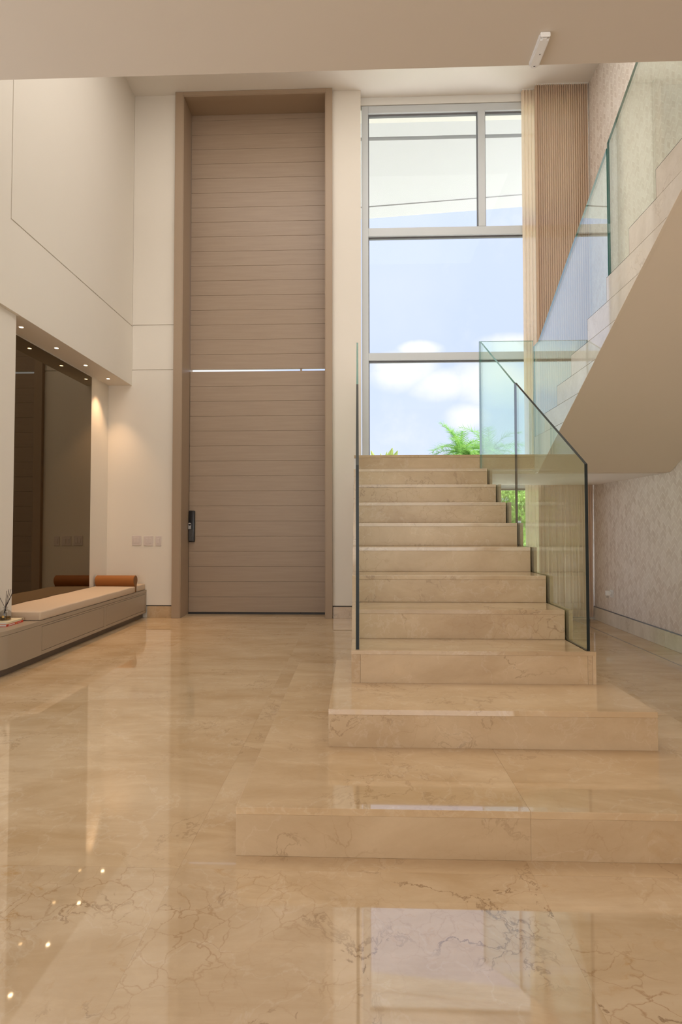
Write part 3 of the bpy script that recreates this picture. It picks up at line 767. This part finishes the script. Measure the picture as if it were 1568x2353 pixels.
bz = BZ + .036
bcx, bcy = -3.026, 4.505
df = thing('reed_diffuser', (bcx, bcy, bz), 'smoky glass reed diffuser bottle with dark reeds, standing on the books', 'diffuser')
prof = [(.040, .001), (.0445, .004), (.0455, .012), (.0455, .062), (.042, .072), (.030, .083), (.017, .089), (.014, .094), (.014, .108), (.022, .1085), (.022, .112)]
lathe('bottle', prof, (bcx, bcy, bz), M['smoke'], df, cap=True)
lathe('liquid', [(.039, .006), (.041, .010), (.041, .030)], (bcx, bcy, bz), M['liquid'], df)
for (dx, dy, tx, ty, tz) in ((-.025, .01, -.085, 0.0, .255), (.018, 0, .018, .01, .262), (.010, -.02, .012, .02, .250), (.0, .02, .035, .015, .262), (-.03, -.01, .075, -.01, .262), (-.02, .02, .066, .0, .243), (-.025, 0, -.012, .03, .246)):
    bm = bmesh.new(); add_cyl(bm, (bcx + dx * .8, bcy + dy * .8, bz + .008), (bcx + dx * .1, bcy + dy * .1, bz + .100), .0017, seg=6)
    add_cyl(bm, (bcx + dx * .1, bcy + dy * .1, bz + .100), (bcx + tx, bcy + ty, bz + tz), .0017, seg=6)
    bm_obj('reed', bm, M['reed'], df, smooth=True)
cyl('tag', (bcx + .012, bcy - .0475, bz + .036), (bcx + .012, bcy - .0465, bz + .036), .011, M['amber'], df, seg=20)
cyl('tag_cord', (bcx + .012, bcy - .0475, bz + .046), (bcx + .006, bcy - .016, bz + .094), .0012, M['printk'], df, seg=6)

# ------------------------------------------------------------------ switches on the door wall
def rocker_plate(x0, x1, z0, z1, n, label):
    t = thing('light_switch', ((x0 + x1) / 2, YW, (z0 + z1) / 2), label, 'switch', 'switch plates beside the door')
    box('cover_plate', x0, x1, YW - .007, YW, z0, z1, M['plate'], t, bev=.002)
    w = (x1 - x0); 
    for k in range(n):
        cx = (x0 + x1) / 2 + (k - (n - 1) / 2) * .046
        box('rocker_frame', cx - .0175, cx + .0175, YW - .0085, YW - .0065, z0 + .028, z1 - .028, M['plate'], t, bev=.0006)
        r = box('rocker', cx - .0145, cx + .0145, YW - .0105, YW - .008, z0 + .031, z1 - .031, M['plate'], t, bev=.0015)
rocker_plate(-3.016, -2.891, .957, 1.087, 2, 'double switch plate nearest the alcove')
rocker_plate(-2.857, -2.732, .952, 1.080, 2, 'double switch plate in the middle of the three')
rocker_plate(-2.698, -2.621, .950, 1.079, 1, 'narrow single switch plate nearest the door')

# ------------------------------------------------------------------ outlet with a plug-in freshener on the papered wall
ot = thing('wall_outlet', (XRW, 6.60, .40), 'white wall socket low on the patterned wallpaper', 'socket')
box('cover_plate', XRW - .006, XRW, 6.545, 6.625, .345, .435, M['plate_white'], ot, bev=.002)
box('socket_face', XRW - .008, XRW - .006, 6.562, 6.608, .360, .420, M['plate_white'], ot, bev=.001)
af = thing('plug_in_freshener', (XRW - .04, 6.585, .39), 'small white plug-in freshener with a clear vial, in the wall socket', 'air freshener')
box('housing', XRW - .075, XRW - .030, 6.566, 6.606, .368, .425, M['plate_white'], af, bev=.008, seg=3, smooth=True)
box('plug_base', XRW - .031, XRW - .0085, 6.572, 6.600, .378, .414, M['plate_white'], af, bev=.003)
cyl('vial', (XRW - .055, 6.586, .338), (XRW - .055, 6.586, .368), .014, M['vial'], af, seg=16)

# ------------------------------------------------------------------ sensor under the slab edge
se = thing('ceiling_sensor', (.80, 2.30, ZS), 'small white elongated sensor under the edge of the lower ceiling', 'sensor')
bm = bmesh.new(); add_box(bm, .778, .822, 2.235, 2.392, ZS - .022, ZS, 0)
bmesh.ops.bevel(bm, geom=[e for e in bm.edges if abs(e.verts[0].co.z - e.verts[1].co.z) > .01], offset=.010, segments=4, affect='EDGES')
bmesh.ops.bevel(bm, geom=[e for e in bm.edges if e.verts[0].co.z < ZS - .02 and e.verts[1].co.z < ZS - .02 and e.calc_face_angle(0) > .5], offset=.004, segments=2, affect='EDGES')
bm_obj('sensor_body', bm, M['plate_white'], se, smooth=True)
box('end_cap', .779, .821, 2.229, 2.238, ZS - .021, ZS - .001, M['plate_white'], se, bev=.003)
cyl('lens', (.806, 2.312, ZS - .0232), (.806, 2.312, ZS - .0215), .0035, M['plate_white'], se, seg=12); cyl('lens_hole', (.804, 2.316, ZS - .0236), (.804, 2.316, ZS - .0230), .0022, M['black'], se, seg=10)
box('slot', .796, .804, 2.376, 2.379, ZS - .0228, ZS - .0215, M['black'], se)

# ------------------------------------------------------------------ outside
gd = box('ground', -60, 60, 7.5, 26, -.14, -.05, M['paving']); gd['kind'] = 'structure'  # unseen ground, kept pale and deep to bounce sun onto canopy and ceiling
gd2 = box('ground_lawn', -90, 90, 26, 140, -.16, -.06, M['lawn']); gd2['kind'] = 'structure'
gd3 = box('ground_rear', -60, 60, -60, YR - .25, -.16, -.06, M['paving']); gd3['kind'] = 'structure'
cp = thing('roof_canopy', (1, 8.5, 7.4), 'white flat roof overhang seen through the top of the tall window', 'canopy')
def fy(x, a): return a[1] + (x - a[0]) * (a[3] - a[1]) / (a[2] - a[0])
e1 = (.217, 10.174, 3.066, 9.885); e2 = (.225, 10.553, 3.195, 10.254)
prism('soffit_panel', [(-6, 7.5), (5, 7.5), (5, 8.33), (-6, 8.33)], 'z', 7.40, 7.46, M['canopy'], cp)
prism('soffit_panel', [(-6, 8.41), (5, 8.41), (5, 11.0), (3.10, fy(3.10, e1)), (-6, fy(-6, e1) - .04)], 'z', 7.40, 7.46, M['canopy'], cp)
prism('edge_beam', [(-6, fy(-6, e1)), (3.10, fy(3.10, e1)), (3.26, fy(3.26, e2)), (-6, fy(-6, e2))], 'z', 7.385, 7.62, M['canopy'], cp)
prism('edge_beam', [(3.10, fy(3.10, e1)), (5, 11.0), (5, 11.6), (3.26, fy(3.26, e2))], 'z', 7.385, 7.62, M['canopy'], cp)
prism('soffit_recess', [(-6, 7.5), (5, 7.5), (5, 11.0), (3.1, fy(3.1, e1)), (-6, fy(-6, e1))], 'z', 7.46, 7.60, M['canopy'], cp)
hw = structure('wall_exterior', (-5, 7.4, 0))
box('wall_piece', -12, -3.71, 7.2, 7.5, 0, 7.6, M['canopy'], hw); 

def palm(cx, cy, cz, nf, L, seed, label):
    rnd = random.Random(seed)
    t = thing('palm_tree', (cx, cy, -.06), label, 'palm', 'palms beyond the garden')
    bm = bmesh.new(); prev = Vector((cx, cy, -.06))
    for k in range(6):
        nx = Vector((cx + .05 * math.sin(k), cy, -.06 + (cz + .06) * (k + 1) / 6)); add_cyl(bm, prev, nx, .13 - .008 * k, .125 - .008 * k, 10); prev = nx
    bm_obj('trunk', bm, M['bark'], t, smooth=True)
    for k in range(nf):
        az = 2 * math.pi * (k + rnd.uniform(-.3, .3)) / nf * 1.618 * 3; el = rnd.uniform(R(5), R(78)); l = L * rnd.uniform(.8, 1.1)
        bm = bmesh.new(); p = Vector((cx, cy, cz)); d = Vector((math.cos(az) * math.cos(el), math.sin(az) * math.cos(el), math.sin(el)))
        N = 16; side = Vector((-math.sin(az), math.cos(az), 0)); path = [p.copy()]
        for j in range(N):
            d = (d + Vector((0, 0, -.085 - .03 * j / N))).normalized(); p = p + d * (l / N); path.append(p.copy())
        for j in range(N): add_cyl(bm, path[j], path[j + 1], .016 * (1 - j / (N + 3)), None, 4, False)
        for j in range(2, N + 1):
            for q in range(3):
                c = path[j - 1].lerp(path[j], q / 3); dd = (path[j] - path[j - 1]).normalized()
                up = side.cross(dd).normalized(); ll = l * .30 * math.sin(math.pi * min(1, (j + q / 3) / (N + 2.5))) ** .6 + .05
                for s in (-1, 1):
                    tip = c + side * s * ll * .75 + dd * ll * .55 + up * ll * rnd.uniform(-.35, .25)
                    w = dd * .022
                    bm.faces.new([bm.verts.new(c - w), bm.verts.new(c + w), bm.verts.new(tip)])
        me = bpy.data.meshes.new('frond'); bmesh.ops.translate(bm, verts=bm.verts, vec=-Vector((cx, cy, cz))); bm.to_mesh(me); bm.free()
        link('frond', me, M['palm_leaf'], t, (cx, cy, cz))
palm(5.80, 30, 5.25, 22, 2.15, 3, 'left feathery palm above the landing edge')
palm(9.1, 37, 6.2, 22, 2.9, 11, 'right feathery palm seen through the landing glass')
palm(5.0, 24, 4.15, 24, 1.25, 5, 'low yellowish palm crown between the two taller palms')

def bush(name, cx, cy, z0, rx, ry, rz, n, mat, label, seed, leaf=.07, group='garden trees outside the window', trunk=True):
    rnd = random.Random(seed)
    t = thing(name, (cx, cy, -.06), label, 'tree' if trunk else 'hedge', group if trunk else 'low hedges outside the window')
    bm = bmesh.new()
    lumps = [(rnd.uniform(-.6, .6), rnd.uniform(-.6, .6), rnd.uniform(-.6, .7), rnd.uniform(.3, .5)) for _ in range(14)]
    for k in range(n):
        L = rnd.choice(lumps)
        while True:
            v = Vector((rnd.uniform(-1, 1), rnd.uniform(-1, 1), rnd.uniform(-1, 1)))
            if .3 < v.length < 1: break
        v = v.normalized() * (rnd.uniform(.7, 1))
        p = Vector((cx + rx * (L[0] + v.x * L[3]), cy + ry * (L[1] + v.y * L[3]), z0 + rz + rz * (L[2] + v.z * L[3])))
        q = Euler((rnd.uniform(0, 6.3), rnd.uniform(0, 6.3), rnd.uniform(0, 6.3))).to_matrix(); s = leaf * rnd.uniform(.7, 1.4)
        vs = [bm.verts.new(p + q @ Vector(w)) for w in ((-s, 0, 0), (0, -s * .4, 0), (s, 0, 0), (0, s * .4, 0))]
        bm.faces.new(vs)
    o = bm_obj('foliage', bm, mat, t); o['kind'] = 'stuff'
    if trunk:
        bm = bmesh.new()
        for k in range(5):
            a = k * 1.3; add_cyl(bm, (cx + .03 * math.cos(a), cy + .03 * math.sin(a), -.06), (cx + rx * .5 * math.cos(a), cy + ry * .5 * math.sin(a), z0 + rz), .03, .012, 6)
        bm_obj('stems', bm, M['bark'], t)
bush('leafy_tree', 3.9, 14.2, .9, 1.5, 1.0, .85, 11000, M['leaf'], 'tall bright green tree filling the lower pane', 1, .065)
bush('leafy_tree', 7.3, 15.2, .6, 1.6, 1.0, 1.0, 5000, M['leaf'], 'green tree to the right, partly behind the curtain', 2, .11)
bush('leafy_tree', .9, 15.2, .3, 1.6, 1.0, 1.05, 5000, M['leaf'], 'green tree hidden mostly behind the flight of steps', 4, .11)
bush('leafy_tree', -2.4, 15.0, .3, 1.8, 1.0, 1.05, 4000, M['leaf'], 'green tree at the far left beyond the window wall', 6, .11)
bush('low_hedge', 3.55, 12.9, -.05, 1.3, .5, .70, 8000, M['leaf'], 'low clipped hedge below the bright green tree', 8, .05, trunk=False)
bush('low_hedge', 6.3, 13.1, -.05, 1.4, .5, .70, 5000, M['leaf'], 'low clipped hedge further right', 9, .05, trunk=False)
bush('low_hedge', .7, 13.0, -.05, 1.4, .5, .70, 5000, M['leaf'], 'low clipped hedge behind the steps', 10, .05, trunk=False)
# broad leaved plant whose tips rise over the landing edge at the left of the glass
bl_ = thing('broad_leaf_plant', (.55, 12.2, -.06), 'broad-leaved plant whose pale leaf tips show over the landing, left', 'plant')
bm = bmesh.new(); add_cyl(bm, (.55, 12.2, -.06), (.55, 12.2, 1.9), .06, .04, 8); bm_obj('stem', bm, M['bark'], bl_, smooth=True)
for (tx, tz, w) in ((.30, 2.93, .07), (.52, 2.86, .05), (.66, 2.90, .05), (.78, 2.98, .10), (.90, 2.92, .09), (.15, 2.8, .1), (1.05, 2.75, .1)):
    bm = bmesh.new(); base = Vector((.55, 12.2, 1.9)); tip = Vector((tx, 12.0, tz)); row = []
    for k in range(9):
        u = k / 8; c = base.lerp(tip, u) + Vector((0, 0, .12 * math.sin(math.pi * u))); ww = w * math.sin(math.pi * min(1, u * .96 + .03)) ** .7
        row.append((bm.verts.new(c + Vector((-ww, .03, 0))), bm.verts.new(c), bm.verts.new(c + Vector((ww, .03, 0)))))
    for a, b_ in zip(row, row[1:]):
        bm.faces.new((a[0], a[1], b_[1], b_[0])); bm.faces.new((a[1], a[2], b_[2], b_[1]))
    bm_obj('leaf', bm, M['broad'], bl_, smooth=True)
gp = box('garden_post', 3.58, 3.67, 12.1, 12.19, -.05, 1.33, M['post'], bev=.01); tag(gp, 'short grey post standing in the garden greenery', 'post')
